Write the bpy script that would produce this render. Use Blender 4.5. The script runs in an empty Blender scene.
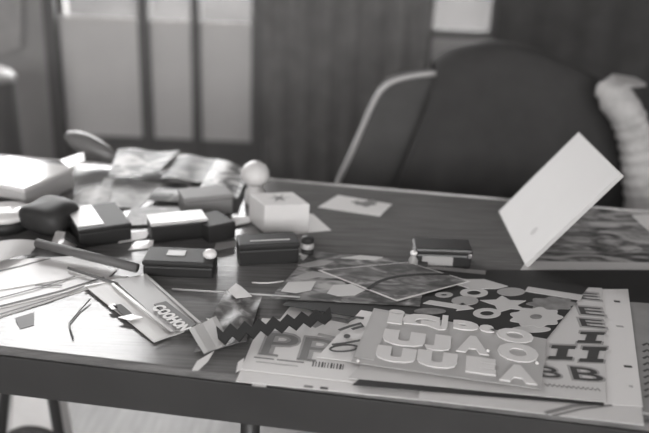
import bpy, bmesh, math, random
from mathutils import Vector, Matrix
random.seed(7)
S = bpy.context.scene
C = S.collection
PI = math.pi

# ------------------------------------------------------------------ camera
H, PITCH, ROLL, FPX = 1.24, math.radians(21.5), math.radians(2.5), 800.0
FWD = Vector((0, math.cos(PITCH), -math.sin(PITCH)))
UP0 = Vector((0, math.sin(PITCH), math.cos(PITCH)))
RT0 = Vector((1, 0, 0))
RT = RT0 * math.cos(ROLL) + UP0 * math.sin(ROLL)
UP = UP0 * math.cos(ROLL) - RT0 * math.sin(ROLL)
CAM = Vector((0, 0, H))
cd = bpy.data.cameras.new('camera')
cam = bpy.data.objects.new('camera', cd); C.objects.link(cam)
M3 = Matrix((RT, UP, -FWD)).transposed()
cam.matrix_world = Matrix.Translation(CAM) @ M3.to_4x4()
cd.sensor_width = 36.0
cd.lens = FPX / 649 * 36.0
cd.clip_start = 0.02
cd.dof.use_dof = True
cd.dof.focus_distance = 1.02
cd.dof.aperture_fstop = 2.6
S.camera = cam

# ------------------------------------------------------------------ daylight
SKY = 12.0
w = bpy.data.worlds.new('overcast_sky'); S.world = w; w.use_nodes = True
bg = w.node_tree.nodes['Background']
bg.inputs[0].default_value = (1, 0.992, 0.99, 1); bg.inputs[1].default_value = SKY
S.view_settings.view_transform = 'Standard'; S.view_settings.look = 'None'
S.view_settings.exposure = 0.15; S.view_settings.gamma = 1.0
S.view_settings.use_curve_mapping = False
S.cycles.use_denoising = True
S.cycles.max_bounces = 8; S.cycles.transparent_max_bounces = 16
S.cycles.sample_clamp_indirect = 6.0
S.cycles.caustics_reflective = False; S.cycles.caustics_refractive = False

YB, YR, XL, XR, ZC = 3.3, -2.4, -2.7, 2.7, 2.75      # room: back, rear, left, right, ceiling

def portal(x0, x1, z0, z1, y, facing):
    l = bpy.data.lights.new('window_daylight', 'AREA'); l.shape = 'RECTANGLE'
    l.size = x1 - x0; l.size_y = z1 - z0; l.cycles.is_portal = True
    o = bpy.data.objects.new('window_daylight', l); C.objects.link(o)
    o.location = ((x0 + x1) / 2, y, (z0 + z1) / 2)
    o.rotation_euler = (PI / 2 * facing, 0, 0)

# ------------------------------------------------------------------ pixel -> place
def ray(px, py): return FWD + RT * ((px - 324.5) / FPX) + UP * ((216.5 - py) / FPX)
def P(px, py, z):
    d = ray(px, py); return CAM + d * ((z - H) / d.z)
def Q(px, py, y):
    d = ray(px, py); return CAM + d * (y / d.y)
T = 0.74           # table top height

# ------------------------------------------------------------------ materials
MATS = {}
def mat(name, v, rough=0.6, spec=0.5, var=0.0, scale=30.0, bump=0.0, stretch=(1, 1, 1), metal=0.0, coat=0.0):
    if name in MATS: return MATS[name]
    m = bpy.data.materials.new(name); m.use_nodes = True
    nt = m.node_tree; b = nt.nodes['Principled BSDF']
    col = (v, v * .978, v * .968, 1)
    b.inputs['Base Color'].default_value = col
    b.inputs['Roughness'].default_value = rough
    b.inputs['Specular IOR Level'].default_value = spec
    b.inputs['Metallic'].default_value = metal
    b.inputs['Coat Weight'].default_value = coat
    b.inputs['Coat Roughness'].default_value = 0.08
    if var > 0 or bump > 0:
        tc = nt.nodes.new('ShaderNodeTexCoord'); mp = nt.nodes.new('ShaderNodeMapping')
        mp.inputs['Scale'].default_value = stretch
        nz = nt.nodes.new('ShaderNodeTexNoise'); nz.inputs['Scale'].default_value = scale
        nz.inputs['Detail'].default_value = 5
        nt.links.new(tc.outputs['Object'], mp.inputs[0]); nt.links.new(mp.outputs[0], nz.inputs['Vector'])
        if var > 0:
            cr = nt.nodes.new('ShaderNodeValToRGB')
            a, c = v * (1 - var), v * (1 + var)
            cr.color_ramp.elements[0].position = 0.3; cr.color_ramp.elements[1].position = 0.7
            cr.color_ramp.elements[0].color = (a, a * .978, a * .968, 1)
            cr.color_ramp.elements[1].color = (c, c * .978, c * .968, 1)
            nt.links.new(nz.outputs['Fac'], cr.inputs[0]); nt.links.new(cr.outputs[0], b.inputs['Base Color'])
        if bump > 0:
            bp = nt.nodes.new('ShaderNodeBump'); bp.inputs['Strength'].default_value = bump
            bp.inputs['Distance'].default_value = 0.004
            nt.links.new(nz.outputs['Fac'], bp.inputs['Height']); nt.links.new(bp.outputs[0], b.inputs['Normal'])
    MATS[name] = m; return m

def printed(name, stops, scale=14.0, rough=0.3, distort=1.2, off=0.0, stretch=(1, 1, 1), coat=0.0):
    """blurry grey photographic print"""
    if name in MATS: return MATS[name]
    m = bpy.data.materials.new(name); m.use_nodes = True
    nt = m.node_tree; b = nt.nodes['Principled BSDF']; b.inputs['Roughness'].default_value = rough; b.inputs['Specular IOR Level'].default_value = .25
    b.inputs['Coat Weight'].default_value = coat; b.inputs['Coat Roughness'].default_value = 0.1
    tc = nt.nodes.new('ShaderNodeTexCoord'); mp = nt.nodes.new('ShaderNodeMapping')
    mp.inputs['Location'].default_value = (off, off * 1.7, off * .3); mp.inputs['Scale'].default_value = stretch
    nz = nt.nodes.new('ShaderNodeTexNoise'); nz.inputs['Scale'].default_value = scale
    nz.inputs['Detail'].default_value = 3; nz.inputs['Distortion'].default_value = distort
    cr = nt.nodes.new('ShaderNodeValToRGB')
    els = cr.color_ramp.elements
    for k, (p, v) in enumerate(stops):
        e = els[k] if k < 2 else els.new(p)
        e.position = p; e.color = (v, v * .978, v * .968, 1)
    nt.links.new(tc.outputs['Object'], mp.inputs[0]); nt.links.new(mp.outputs[0], nz.inputs['Vector'])
    nt.links.new(nz.outputs['Fac'], cr.inputs[0]); nt.links.new(cr.outputs[0], b.inputs['Base Color'])
    MATS[name] = m; return m

def clear(name, v, opacity, rough=0.12):
    """thin clear plastic film or window glass"""
    if name in MATS: return MATS[name]
    m = bpy.data.materials.new(name); m.use_nodes = True
    nt = m.node_tree; b = nt.nodes['Principled BSDF']
    b.inputs['Base Color'].default_value = (v, v * .98, v * .96, 1); b.inputs['Roughness'].default_value = rough
    tr = nt.nodes.new('ShaderNodeBsdfTransparent'); mx = nt.nodes.new('ShaderNodeMixShader')
    mx.inputs[0].default_value = opacity
    nt.links.new(tr.outputs[0], mx.inputs[1]); nt.links.new(b.outputs[0], mx.inputs[2])
    nt.links.new(mx.outputs[0], nt.nodes['Material Output'].inputs[0])
    MATS[name] = m; return m

# ------------------------------------------------------------------ mesh helpers
def mk(name, verts, faces, m, parent=None, smooth=False, origin=None, bevel=0.0, seg=2):
    vs = [Vector(v) for v in verts]
    if origin is None:
        zb = min(v.z for v in vs)
        cx = sum(v.x for v in vs) / len(vs); cy = sum(v.y for v in vs) / len(vs)
        origin = Vector((cx, cy, zb))
    me = bpy.data.meshes.new(name)
    bm = bmesh.new()
    bv = [bm.verts.new(v - origin) for v in vs]
    for f in faces:
        try: bm.faces.new([bv[i] for i in f])
        except ValueError: pass
    bmesh.ops.recalc_face_normals(bm, faces=bm.faces)
    if bevel > 0:
        bmesh.ops.bevel(bm, geom=list(bm.edges), offset=bevel, segments=seg, profile=0.6, affect='EDGES')
    if smooth:
        for f in bm.faces: f.smooth = True
    bm.to_mesh(me); bm.free()
    me.materials.append(m)
    o = bpy.data.objects.new(name, me); C.objects.link(o)
    if parent is not None:
        o.parent = parent; o.location = origin - parent.location
    else: o.location = origin
    return o

def tag(o, label, cat, group=None):
    o['label'] = label; o['category'] = cat
    if group: o['group'] = group
    return o
def struct(o, label=None, cat=None):
    o['kind'] = 'structure'
    if label: o['label'] = label
    if cat: o['category'] = cat
    return o
def empty(name, loc, label, cat, group=None):
    o = bpy.data.objects.new(name, None); C.objects.link(o); o.location = loc; o.empty_display_size = .05
    return tag(o, label, cat, group)

def prism_v(poly, dz):
    """polygon of top points, extruded down by dz"""
    n = len(poly); vs = [Vector(p) for p in poly] + [Vector(p) - Vector((0, 0, dz)) for p in poly]
    fs = [list(range(n)), list(range(2 * n - 1, n - 1, -1))] + [[i, (i + 1) % n, n + (i + 1) % n, n + i] for i in range(n)]
    return vs, fs
def prism(name, poly, dz, m, parent=None, bevel=0.0, **k):
    vs, fs = prism_v(poly, dz); return mk(name, vs, fs, m, parent, bevel=bevel, **k)

def boxes(name, lst, m, parent=None, bevel=0.0):
    vs, fs = [], []
    for (x0, x1, y0, y1, z0, z1) in lst:
        n = len(vs)
        vs += [(x0, y0, z0), (x1, y0, z0), (x1, y1, z0), (x0, y1, z0), (x0, y0, z1), (x1, y0, z1), (x1, y1, z1), (x0, y1, z1)]
        fs += [[n + i for i in f] for f in ((0, 3, 2, 1), (4, 5, 6, 7), (0, 1, 5, 4), (1, 2, 6, 5), (2, 3, 7, 6), (3, 0, 4, 7))]
    return mk(name, vs, fs, m, parent, bevel=bevel)

def frame_of(a, b):
    """unit vectors along a->b and away from the viewer, level"""
    ex = (b - a); ex.z = 0; L = ex.length; ex.normalize()
    ey = Vector((-ex.y, ex.x, 0))
    return ex, ey, L

def obox(name, a, ex, ey, lx, ly, z0, z1, m, parent=None, bevel=0.003, dx=0, dy=0, seg=2):
    """oriented box: a corner + dx,dy, size lx x ly, from z0 to z1"""
    o = Vector((a.x, a.y, 0)) + ex * dx + ey * dy
    top = [o + Vector((0, 0, z1)), o + ex * lx + Vector((0, 0, z1)), o + ex * lx + ey * ly + Vector((0, 0, z1)), o + ey * ly + Vector((0, 0, z1))]
    return prism(name, top, z1 - z0, m, parent, bevel=bevel, seg=seg)

def tube_v(path, rad, n=10, cap=True):
    pts = [Vector(p) for p in path]; N = len(pts)
    rads = rad if isinstance(rad, (list, tuple)) else [rad] * N
    vs, fs = [], []
    prev = None
    for i, p in enumerate(pts):
        t = (pts[min(i + 1, N - 1)] - pts[max(i - 1, 0)]).normalized()
        if prev is None:
            a = Vector((0, 0, 1)) if abs(t.z) < .9 else Vector((1, 0, 0))
            u = t.cross(a).normalized()
        else: u = (prev - t * prev.dot(t)).normalized()
        prev = u; v = t.cross(u)
        for k in range(n):
            an = 2 * PI * k / n
            vs.append(p + (u * math.cos(an) + v * math.sin(an)) * rads[i])
    for i in range(N - 1):
        for k in range(n):
            fs.append([i * n + k, i * n + (k + 1) % n, (i + 1) * n + (k + 1) % n, (i + 1) * n + k])
    if cap: fs += [list(range(n))[::-1], list(range((N - 1) * n, N * n))]
    return vs, fs
def tube(name, path, rad, m, parent=None, n=10, smooth=True, **k):
    vs, fs = tube_v(path, rad, n); return mk(name, vs, fs, m, parent, smooth=smooth, **k)

def spline(pts, sub=6):
    pts = [Vector(p) for p in pts]; out = []
    for i in range(len(pts) - 1):
        p0, p1, p2, p3 = pts[max(i - 1, 0)], pts[i], pts[i + 1], pts[min(i + 2, len(pts) - 1)]
        for s in range(sub):
            t = s / sub
            out.append(0.5 * ((2 * p1) + (p2 - p0) * t + (2 * p0 - 5 * p1 + 4 * p2 - p3) * t * t + (3 * p1 - p0 - 3 * p2 + p3) * t ** 3))
    out.append(pts[-1]); return out

def lathe(name, c, prof, m, parent=None, n=28, axis=None):
    vs, fs = [], []
    for (r, z) in prof:
        for k in range(n):
            a = 2 * PI * k / n
            vs.append(Vector((c.x + r * math.cos(a), c.y + r * math.sin(a), c.z + z)))
    for i in range(len(prof) - 1):
        for k in range(n):
            fs.append([i * n + k, i * n + (k + 1) % n, (i + 1) * n + (k + 1) % n, (i + 1) * n + k])
    fs += [list(range(n))[::-1], list(range((len(prof) - 1) * n, len(prof) * n))]
    return mk(name, vs, fs, m, parent, smooth=True)

def sheet(name, quad, m, parent=None, th=0.0008, nx=10, ny=8, bump=None):
    """a flexible thin sheet: quad = four (px,py,height above table) fl, fr, br, bl"""
    c = [P(px, py, T + dz) for (px, py, dz) in quad]
    return sheet3(name, c, m, parent, th, nx, ny, bump)
def sheet3(name, c, m, parent=None, th=0.0008, nx=10, ny=8, bump=None):
    top = []
    for j in range(ny + 1):
        for i in range(nx + 1):
            u, v = i / nx, j / ny
            p = (c[0] * (1 - u) + c[1] * u) * (1 - v) + (c[3] * (1 - u) + c[2] * u) * v
            if bump: p = p + Vector((0, 0, bump(u, v)))
            top.append(p)
    n = len(top); vs = top + [p - Vector((0, 0, th)) for p in top]
    fs = []
    ix = lambda i, j: j * (nx + 1) + i
    for j in range(ny):
        for i in range(nx):
            f = [ix(i, j), ix(i + 1, j), ix(i + 1, j + 1), ix(i, j + 1)]
            fs.append(f); fs.append([k + n for k in f[::-1]])
    rim = [ix(i, 0) for i in range(nx + 1)] + [ix(nx, j) for j in range(1, ny + 1)] + [ix(i, ny) for i in range(nx - 1, -1, -1)] + [ix(0, j) for j in range(ny - 1, 0, -1)]
    for k in range(len(rim)):
        a, b = rim[k], rim[(k + 1) % len(rim)]
        fs.append([b, a, a + n, b + n])
    return mk(name, vs, fs, m, parent, smooth=False)

def text_mesh(ch, bold):
    cu = bpy.data.curves.new('glyph', 'FONT'); cu.body = ch; cu.size = 1.0; cu.offset = bold
    cu.align_x = 'CENTER'; cu.align_y = 'CENTER'; cu.resolution_u = 3
    ob = bpy.data.objects.new('glyph', cu); C.objects.link(ob)
    dg = bpy.context.evaluated_depsgraph_get(); dg.update()
    me = bpy.data.meshes.new_from_object(ob.evaluated_get(dg))
    vs = [v.co.copy() for v in me.vertices]; fs = [list(p.vertices) for p in me.polygons]
    bpy.data.objects.remove(ob); bpy.data.curves.remove(cu); bpy.data.meshes.remove(me)
    return vs, fs
def letter(name, ch, px, py, dz, wpx, hpx, m, parent, exd, bold=0.03, th=0.001, flip=False):
    """flat cut-out character centred at a pixel on a sheet at height dz; wpx,hpx = size in pixels there"""
    c = P(px, py, T + dz)
    a = P(px - wpx / 2, py, T + dz); b = P(px + wpx / 2, py, T + dz)
    f = P(px, py + hpx / 2, T + dz); k = P(px, py - hpx / 2, T + dz)
    W = (b - a).length; D = (k - f).length
    ex = exd.normalized(); ey = Vector((-ex.y, ex.x, 0))
    vs, fs = text_mesh(ch, bold)
    x0 = min(v.x for v in vs); x1 = max(v.x for v in vs); y0 = min(v.y for v in vs); y1 = max(v.y for v in vs)
    sg = -1 if flip else 1
    out = []
    for v in vs:
        u = (v.x - (x0 + x1) / 2) / max(x1 - x0, 1e-4) * W * sg; t = (v.y - (y0 + y1) / 2) / max(y1 - y0, 1e-4) * D * sg
        out.append(c + ex * u + ey * t)
    n = len(out)
    allv = out + [p - Vector((0, 0, th)) for p in out]
    # side walls on boundary edges
    cnt = {}
    for f2 in fs:
        for i in range(len(f2)):
            e = (f2[i], f2[(i + 1) % len(f2)]); cnt[e] = 1
    sides = [[e[1], e[0], e[0] + n, e[1] + n] for e in cnt if (e[1], e[0]) not in cnt]
    return mk(name, allv, fs + sides, m, parent)

def blob2d(name, px, py, rx, ry, dz, m, parent, th=0.0008, n=20, lobes=0, amp=0.0, hole=0.0, rot=0.0):
    """flat cut-out sticker: ellipse / star / flower / ring about a pixel"""
    out = []
    for k in range(n):
        a = 2 * PI * k / n
        r = 1 + amp * math.cos(lobes * a) if lobes else 1
        x, y = r * math.cos(a), r * math.sin(a)
        out.append((x * math.cos(rot) - y * math.sin(rot), x * math.sin(rot) + y * math.cos(rot)))
    pts = [P(px + x * rx, py - y * ry, T + dz) for x, y in out]
    dn = Vector((0, 0, -th))
    if hole <= 0:
        c = P(px, py, T + dz)
        vs = [c] + pts + [p + dn for p in pts]
        fs = [[0, 1 + k, 1 + (k + 1) % n] for k in range(n)] + [[1 + (k + 1) % n, 1 + k, 1 + n + k, 1 + n + (k + 1) % n] for k in range(n)]
    else:
        ins = [P(px + x * rx * hole, py - y * ry * hole, T + dz) for x, y in out]
        vs = pts + ins + [p + dn for p in pts] + [p + dn for p in ins]
        fs = []
        for k in range(n):
            q = (k + 1) % n
            fs += [[k, q, n + q, n + k], [q, k, 2 * n + k, 2 * n + q], [n + k, n + q, 3 * n + q, 3 * n + k]]
    return mk(name, vs, fs, m, parent)

def strip(name, pts, wpx, dz, m, parent=None, th=0.0006, closed=False):
    """flat line of print along pixel points"""
    p3 = [P(a, b, T + dz) for a, b in pts]
    W = (P(pts[0][0] + wpx, pts[0][1], T + dz) - p3[0]).length
    L, R = [], []
    for i, p in enumerate(p3):
        t = (p3[min(i + 1, len(p3) - 1)] - p3[max(i - 1, 0)]); t.z = 0; t.normalize()
        nrm = Vector((-t.y, t.x, 0)) * W / 2
        L.append(p + nrm); R.append(p - nrm)
    n = len(L); dn = Vector((0, 0, -th))
    vs = L + R + [p + dn for p in L] + [p + dn for p in R]
    fs = []
    for i in range(n - 1):
        fs += [[i, i + 1, n + i + 1, n + i], [2 * n + i, 3 * n + i, 3 * n + i + 1, 2 * n + i + 1],
               [i, 2 * n + i, 2 * n + i + 1, i + 1], [n + i, n + i + 1, 3 * n + i + 1, 3 * n + i]]
    fs += [[0, n, 3 * n, 2 * n], [n - 1, 3 * n - 1, 4 * n - 1, 2 * n - 1]]
    return mk(name, vs, fs, m, parent)

# ================================================================== THE ROOM
wall_m = mat('painted_wall', .40, .8, .3, .12, 3, .1)
floor_m = mat('floor_boards', .24, .42, .5, .22, 6, .15, (14, 1.2, 1))
ceil_m = mat('ceiling_paint', .55, .9)
struct(boxes('floor', [(XL, XR, YR, YB, -.1, 0)], floor_m))
struct(boxes('ceiling', [(XL, XR, YR, YB, ZC, ZC + .1)], ceil_m))
struct(boxes('wall_left', [(XL - .12, XL, YR, YB, 0, ZC)], wall_m))
struct(boxes('wall_right', [(XR, XR + .12, YR, YB, 0, ZC)], wall_m))

# glazed doors in the back wall: columns read off the photograph
def col(px, py=60): return Q(px, py, YB).x
def zat(px, py): return Q(px, py, YB).z
dx0, dx1 = col(60), col(252)
wx0, wx1 = col(418, 10), col(500, 10)
zs = zat(150, 20)                       # height where the kick panels end
zk = zat(160, 140)
Z1 = 1.82
ux0, ux1, uz0, uz1 = -2.4, -0.80, 1.90, 2.70         # unseen fanlight band over doors and beyond, placed to give table glare
holes = [(dx0, dx1, 0, Z1), (wx0, wx1, zs - .02, 1.35), (ux0, ux1, uz0, uz1), (ux0, dx0 - .09, 1.05, 1.84)]
def wall_with_holes(y0, y1, holes):
    xs = sorted({XL, XR} | {h[0] for h in holes} | {h[1] for h in holes})
    out = []
    for a, b in zip(xs, xs[1:]):
        hs = sorted([h for h in holes if h[0] < (a + b) / 2 < h[1]], key=lambda h: h[2])
        z = 0
        for h in hs:
            if h[2] > z: out.append((a, b, y0, y1, z, h[2]))
            z = h[3]
        if z < ZC: out.append((a, b, y0, y1, z, ZC))
    return out
struct(boxes('wall_back', wall_with_holes(YB, YB + .15, holes), wall_m))
rear = [(-1.6, 1.6, 1.0, 2.2)]
struct(boxes('wall_front', wall_with_holes(YR - .15, YR, rear), wall_m))

glass_m = clear('window_glass', .9, .06, .02)
dframe = mat('dark_door_frame', .13, .5)
pale_panel = mat('pale_grey_panel', .66, .6, .3, .06, 4)
# doors: frame, stiles, kick panels, panes
door = struct(boxes('door_1', [(dx0 - .05, dx0, YB - .02, YB + .1, 0, Z1 + .05), (dx1, dx1 + .05, YB - .02, YB + .1, 0, Z1 + .05), (dx0, dx1, YB - .02, YB + .1, Z1, Z1 + .05)], dframe))
cols_ = [(dx0, col(139)), (col(150), col(191)), (col(200), dx1)]
for k, (a, b) in enumerate(cols_):
    boxes('kick_panel', [(a, b, YB + .026, YB + .029, zk - .002, zs)], pale_panel, door)
    boxes('rail', [(a, b, YB + .01, YB + .06, 0, zk)], dframe, door)
    boxes('pane', [(a, b, YB + .026, YB + .029, zs + .0005, Z1)], glass_m, door)
for a, b in ((cols_[0][1], cols_[1][0]), (cols_[1][1], cols_[2][0])):
    boxes('stile', [(a, b, YB, YB + .07, 0, Z1)], dframe, door, bevel=.004)
portal(dx0, dx1, zs, Z1, YB + .13, -1)
def window(name, x0, x1, z0, z1, y0, y1, nbar):
    f = .035
    o = struct(boxes(name, [(x0, x0 + f, y0, y1, z0, z1), (x1 - f, x1, y0, y1, z0, z1), (x0 + f, x1 - f, y0, y1, z0, z0 + f), (x0 + f, x1 - f, y0, y1, z1 - f, z1)], dframe))
    n = nbar + 1; wdt = (x1 - x0 - 2 * f - nbar * .03) / n; ym = (y0 + y1) / 2
    for k in range(n):
        a = x0 + f + k * (wdt + .03)
        boxes('pane', [(a, a + wdt, ym - .003, ym + .003, z0 + f, z1 - f)], glass_m, o)
        if k < n - 1: boxes('glazing_bar', [(a + wdt, a + wdt + .03, ym - .02, ym + .02, z0 + f, z1 - f)], dframe, o)
    return o
window('window_1', wx0, wx1, zs - .02, 1.35, YB, YB + .012, 0)
portal(wx0, wx1, zs, 1.35, YB + .13, -1)
window('window_2', ux0, ux1, uz0, uz1, YB + .02, YB + .1, 1)
window('window_glare', ux0, dx0 - .09, 1.05, 1.84, YB + .02, YB + .1, 1)  # unseen window added left of the doors so left-hand things catch glare
portal(ux0, dx0 - .09, 1.05, 1.84, YB + .13, -1)
portal(ux0, ux1, uz0, uz1, YB + .13, -1)
window('window_fill', *rear[0], YR - .1, YR - .02, 3)  # added window behind the camera, fill light for the near sides
portal(*rear[0], YR - .13, 1)
# outside: dark wet paving and a low hedge bank that the panes look down on
struct(boxes('ground', [(-12, 12, YB + .15, 16, -.3, -.05)], mat('outdoor_paving', .045, .8, .3, .3, 2)))
struct(boxes('wall_garden', [(-12, 12, 7.0, 7.2, -.05, .95)], mat('garden_wall', .08, .9, .2, .3, 2)))

# curtains
def curtain(name, x0t, x1t, x0b, x1b, y, z0, z1, m, label, folds=9, amp=.012):
    nx, ny = folds * 8, 10
    vs, fs = [], []
    for j in range(ny + 1):
        v = j / ny
        for i in range(nx + 1):
            u = i / nx
            a = x0b + (x0t - x0b) * v; b = x1b + (x1t - x1b) * v
            vs.append((a + (b - a) * u, y + amp * math.sin(u * folds * 2 * PI) * (1 - .25 * v), z0 + (z1 - z0) * v))
    for j in range(ny):
        for i in range(nx):
            q = j * (nx + 1) + i; fs.append([q, q + 1, q + nx + 2, q + nx + 1])
    o = mk(name, vs, fs, m, None, smooth=True)
    md = o.modifiers.new('thickness', 'SOLIDIFY'); md.thickness = .004
    return tag(o, label, 'curtain', 'dark curtains on the back wall')
cur_m = mat('dark_curtain_cloth', .2, .9, .1, .15, 12)
rod = mk('curtain_rail', *tube_v([(dx0 - .1 + 1.2, YB - .1, ZC - .1), (XR - .3, YB - .1, ZC - .1)], .012), mat('rail_metal', .2, .4), smooth=True)
struct(rod); rod.name = 'trim_1'
curtain('curtain', col(248, 0) , col(434, 0) , col(268, 120), col(420, 120), YB - .1, .03, ZC - .11, cur_m, 'dark curtain hanging between the glazed doors and the small window', 7)
curtain('curtain', col(482, 0), 1.9, col(486, 120), 1.9, YB - .1, .03, ZC - .11, mat('black_curtain_cloth', .085, .9, .1, .15, 12), 'near-black curtain filling the wall right of the small window', 8)

# left edge of the frame: pale towel on the wall and a lidded bin
YT = YB - .04
tw = [Q(-14, -30, YT), Q(21, -30, YT), Q(22, 47, YT), Q(-14, 60, YT)]
vs = tw + [p + Vector((0, .012, 0)) for p in tw]
o = mk('towel', vs, [[0, 1, 2, 3], [7, 6, 5, 4], [0, 4, 5, 1], [1, 5, 6, 2], [2, 6, 7, 3], [3, 7, 4, 0]], mat('towel_cloth', .4, .9, .1, .1, 20, .3), bevel=.004)
tag(o, 'pale grey towel hanging at the left edge above the bin', 'towel')
vs, fs = tube_v([Vector((tw[0].x, YT + .006, tw[0].z + .02)), Vector((tw[1].x + .03, YT + .006, tw[1].z + .02))], .012)
bc = Q(-2, 150, 2.75); bc = Vector((bc.x, 2.75, 0))
zt = Q(0, 66, 2.75).z
binr = empty('waste_bin', bc, 'grey lidded waste bin at the left edge beside the door wall', 'bin')
lathe('body', bc, [(.075, 0), (.08, .01), (.085, zt - .06), (.083, zt - .05)], mat('bin_grey', .12, .5), binr)
lathe('lid', bc + Vector((0, 0, zt - .05)), [(.088, 0), (.088, .012), (.075, .03), (.045, .045), (.005, .052)], mat('bin_lid', .35, .35), binr)
# rail that the towel hangs from
tr = mk('towel_rail', vs, fs, mat('rail_metal', .2, .4), smooth=True)
for p in (tw[0], tw[1]):
    tube('bracket', [(p.x + .015, YT + .012, tw[0].z + .02), (p.x + .015, YB - .0005, tw[0].z + .02)], .008, mat('rail_metal', .2), tr)
tag(tr, 'thin metal rail carrying the pale towel at the left', 'rail')

# ================================================================== TABLE
n0, n1 = P(0, 350, T), P(649, 423, T)
f0, f1 = P(0, 155, T), P(649, 213, T)
exn = (n1 - n0).normalized(); exf = (f1 - f0).normalized()
TEX = ((exn + exf) / 2).normalized(); TEY = Vector((-TEX.y, TEX.x, 0))
nm = P(325, 386.5, T); fm = P(325, 184, T)
dep = (fm - nm).dot(TEY)
org = nm - TEX * .95
table = empty('table', Vector((nm.x, nm.y, 0)) + TEY * dep / 2, 'long dark wood-grain table strewn with craft supplies', 'table')
def grain(name, v):
    m = mat(name, v, .16, .5, .22, 9, .05, (1.5, 26, 8), coat=.0)
    for n in m.node_tree.nodes:
        if n.type == 'MAPPING': n.inputs['Rotation'].default_value = (0, 0, -math.atan2(TEX.y, TEX.x))
    return m
wood = grain('polished_wood', .15)
edge_m = mat('table_edge', .04, .5, .3, .1, 12)
obox('table_top', org, TEX, TEY, 1.9, dep, T - .022, T, wood, table, bevel=.006, seg=3)
obox('apron', org, TEX, TEY, 1.88, .02, T - .06, T - .0225, edge_m, table, dx=.01, dy=.004)
obox('apron', org, TEX, TEY, 1.88, .02, T - .06, T - .0225, edge_m, table, dx=.01, dy=dep - .024)
for px in (.06, 1.78):
    obox('end_rail', org, TEX, TEY, .02, dep - .05, T - .06, T - .0225, edge_m, table, dx=px, dy=.025)
legm = mat('leg_metal', .04, .35)
for lx in (.13, 1.75):
    for ly in (.09, dep - .09):
        b = org + TEX * lx + TEY * ly
        tube('leg', [(b.x, b.y, 0), (b.x, b.y, T - .022)], .014, legm, table)
obox('front_edging', org, TEX, TEY, 1.9, .004, T - .060, T - .008, edge_m, table, dy=-.0043, bevel=.001)
b = P(251, 425, T - .09)
tube('leg', [(b.x - .01, b.y + .02, 0), (b.x, b.y, T - .022)], .012, legm, table)
rim = mat('metal_edging', .45, .3, .5, metal=.3)
obox('edging', org, TEX, TEY, 1.9, .004, T - .014, T + .001, rim, table, dy=dep + .0003, bevel=.0012)

# bag under the table at the left and braces in the middle
def under(px, py, z): return P(px, py, z)
bg0 = P(31, 452, .0)
bagc = Vector((P(30, 405, .30).x, P(30, 405, .30).y, 0))
bag = empty('tote_bag', bagc, 'glossy pale bag with dark side straps on the floor under the table', 'bag')
ex, ey = Vector((1, -.05, 0)).normalized(), Vector((.05, 1, 0)).normalized()
def bagpt(px, py, d=0):
    return Q(px, py, bagc.y - d)
pale_bag = mat('pale_vinyl', .85, .25, .5, .1, 10)
bl, br, tr_, tl = bagpt(8, 428), bagpt(54, 428), bagpt(49, 372), bagpt(12, 372)
body = [Vector((p.x, bagc.y, p.z)) for p in (bl, br, tr_, tl)]
low = [Vector((bl.x - .02, bagc.y, 0)), Vector((br.x + .02, bagc.y, 0))]
outl = [low[0], low[1], body[1], body[2], body[3], body[0]]
vs = outl + [p + Vector((0, .09, 0)) for p in outl]; n = 6
mk('body', vs, [list(range(6)), list(range(11, 5, -1))] + [[i, (i + 1) % 6, 6 + (i + 1) % 6, 6 + i] for i in range(6)], pale_bag, bag, bevel=.006)
strap_m = mat('dark_strap', .03, .35)
for pts in ([(-4, 470), (3, 430), (7, 395), (11, 368)], [(70, 470), (61, 430), (55, 395), (50, 368)]):
    tube('strap', spline([Vector((bagpt(a, b).x, bagc.y - .012, max(.012, bagpt(a, b).z))) for a, b in pts]), .0105, strap_m, bag)
pk = [(5, 433), (18, 427), (30, 425), (44, 427), (56, 432)]
top = spline([Vector((bagpt(a, b).x, bagc.y - .02, bagpt(a, b).z)) for a, b in pk], 4)
poly = top + [Vector((top[-1].x + .01, top[-1].y, .01)), Vector((top[0].x - .01, top[0].y, .01))]
vs = poly + [p + Vector((0, .018, 0)) for p in poly]; n = len(poly)
mk('front_pocket', vs, [list(range(n)), list(range(2 * n - 1, n - 1, -1))] + [[i, (i + 1) % n, n + (i + 1) % n, n + i] for i in range(n)], mat('dark_pocket', .07, .5), bag)

# ================================================================== CHAIR WITH COAT
YC = 1.85
def ch(px, py, dy=0): return Q(px, py, YC + dy)
chair = empty('armchair', Vector((ch(490, 150).x, YC + .25, 0)), 'grey upholstered chair with thin pale piping behind the table', 'chair')
up_m = mat('grey_upholstery', .085, .8, .3, .1, 20, .1)
outl = spline([ch(330, 200), ch(352, 152), ch(372, 106), ch(384, 88), ch(402, 79), ch(440, 74), ch(500, 76), ch(560, 84), ch(600, 96), ch(618, 112), ch(628, 150), ch(634, 215)], 5)
bot = [Vector((outl[-1].x + .015, YC, .42)), Vector((outl[0].x - .03, YC, .42))]
poly = outl + bot; n = len(poly)
vs = poly + [p + Vector((0, .07, 0)) for p in poly]
mk('backrest', vs, [list(range(n)), list(range(2 * n - 1, n - 1, -1))] + [[i, (i + 1) % n, n + (i + 1) % n, n + i] for i in range(n)], up_m, chair, bevel=.006)
tube('piping', [p + Vector((0, -.004, 0.002)) for p in outl[:34]], .0055, mat('pale_piping', .5, .45), chair)
xa, xb = bot[1].x, bot[0].x
boxes('seat', [(xa + .01, xb - .01, YC - .42, YC - .002, .36, .45)], up_m, chair, bevel=.02)
for x in (xa + .05, xb - .05):
    for y in (YC - .38, YC + .03):
        tube('leg', [(x, y, 0), (x, y, .359 if y < YC else .42)], .017, legm, chair)

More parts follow.
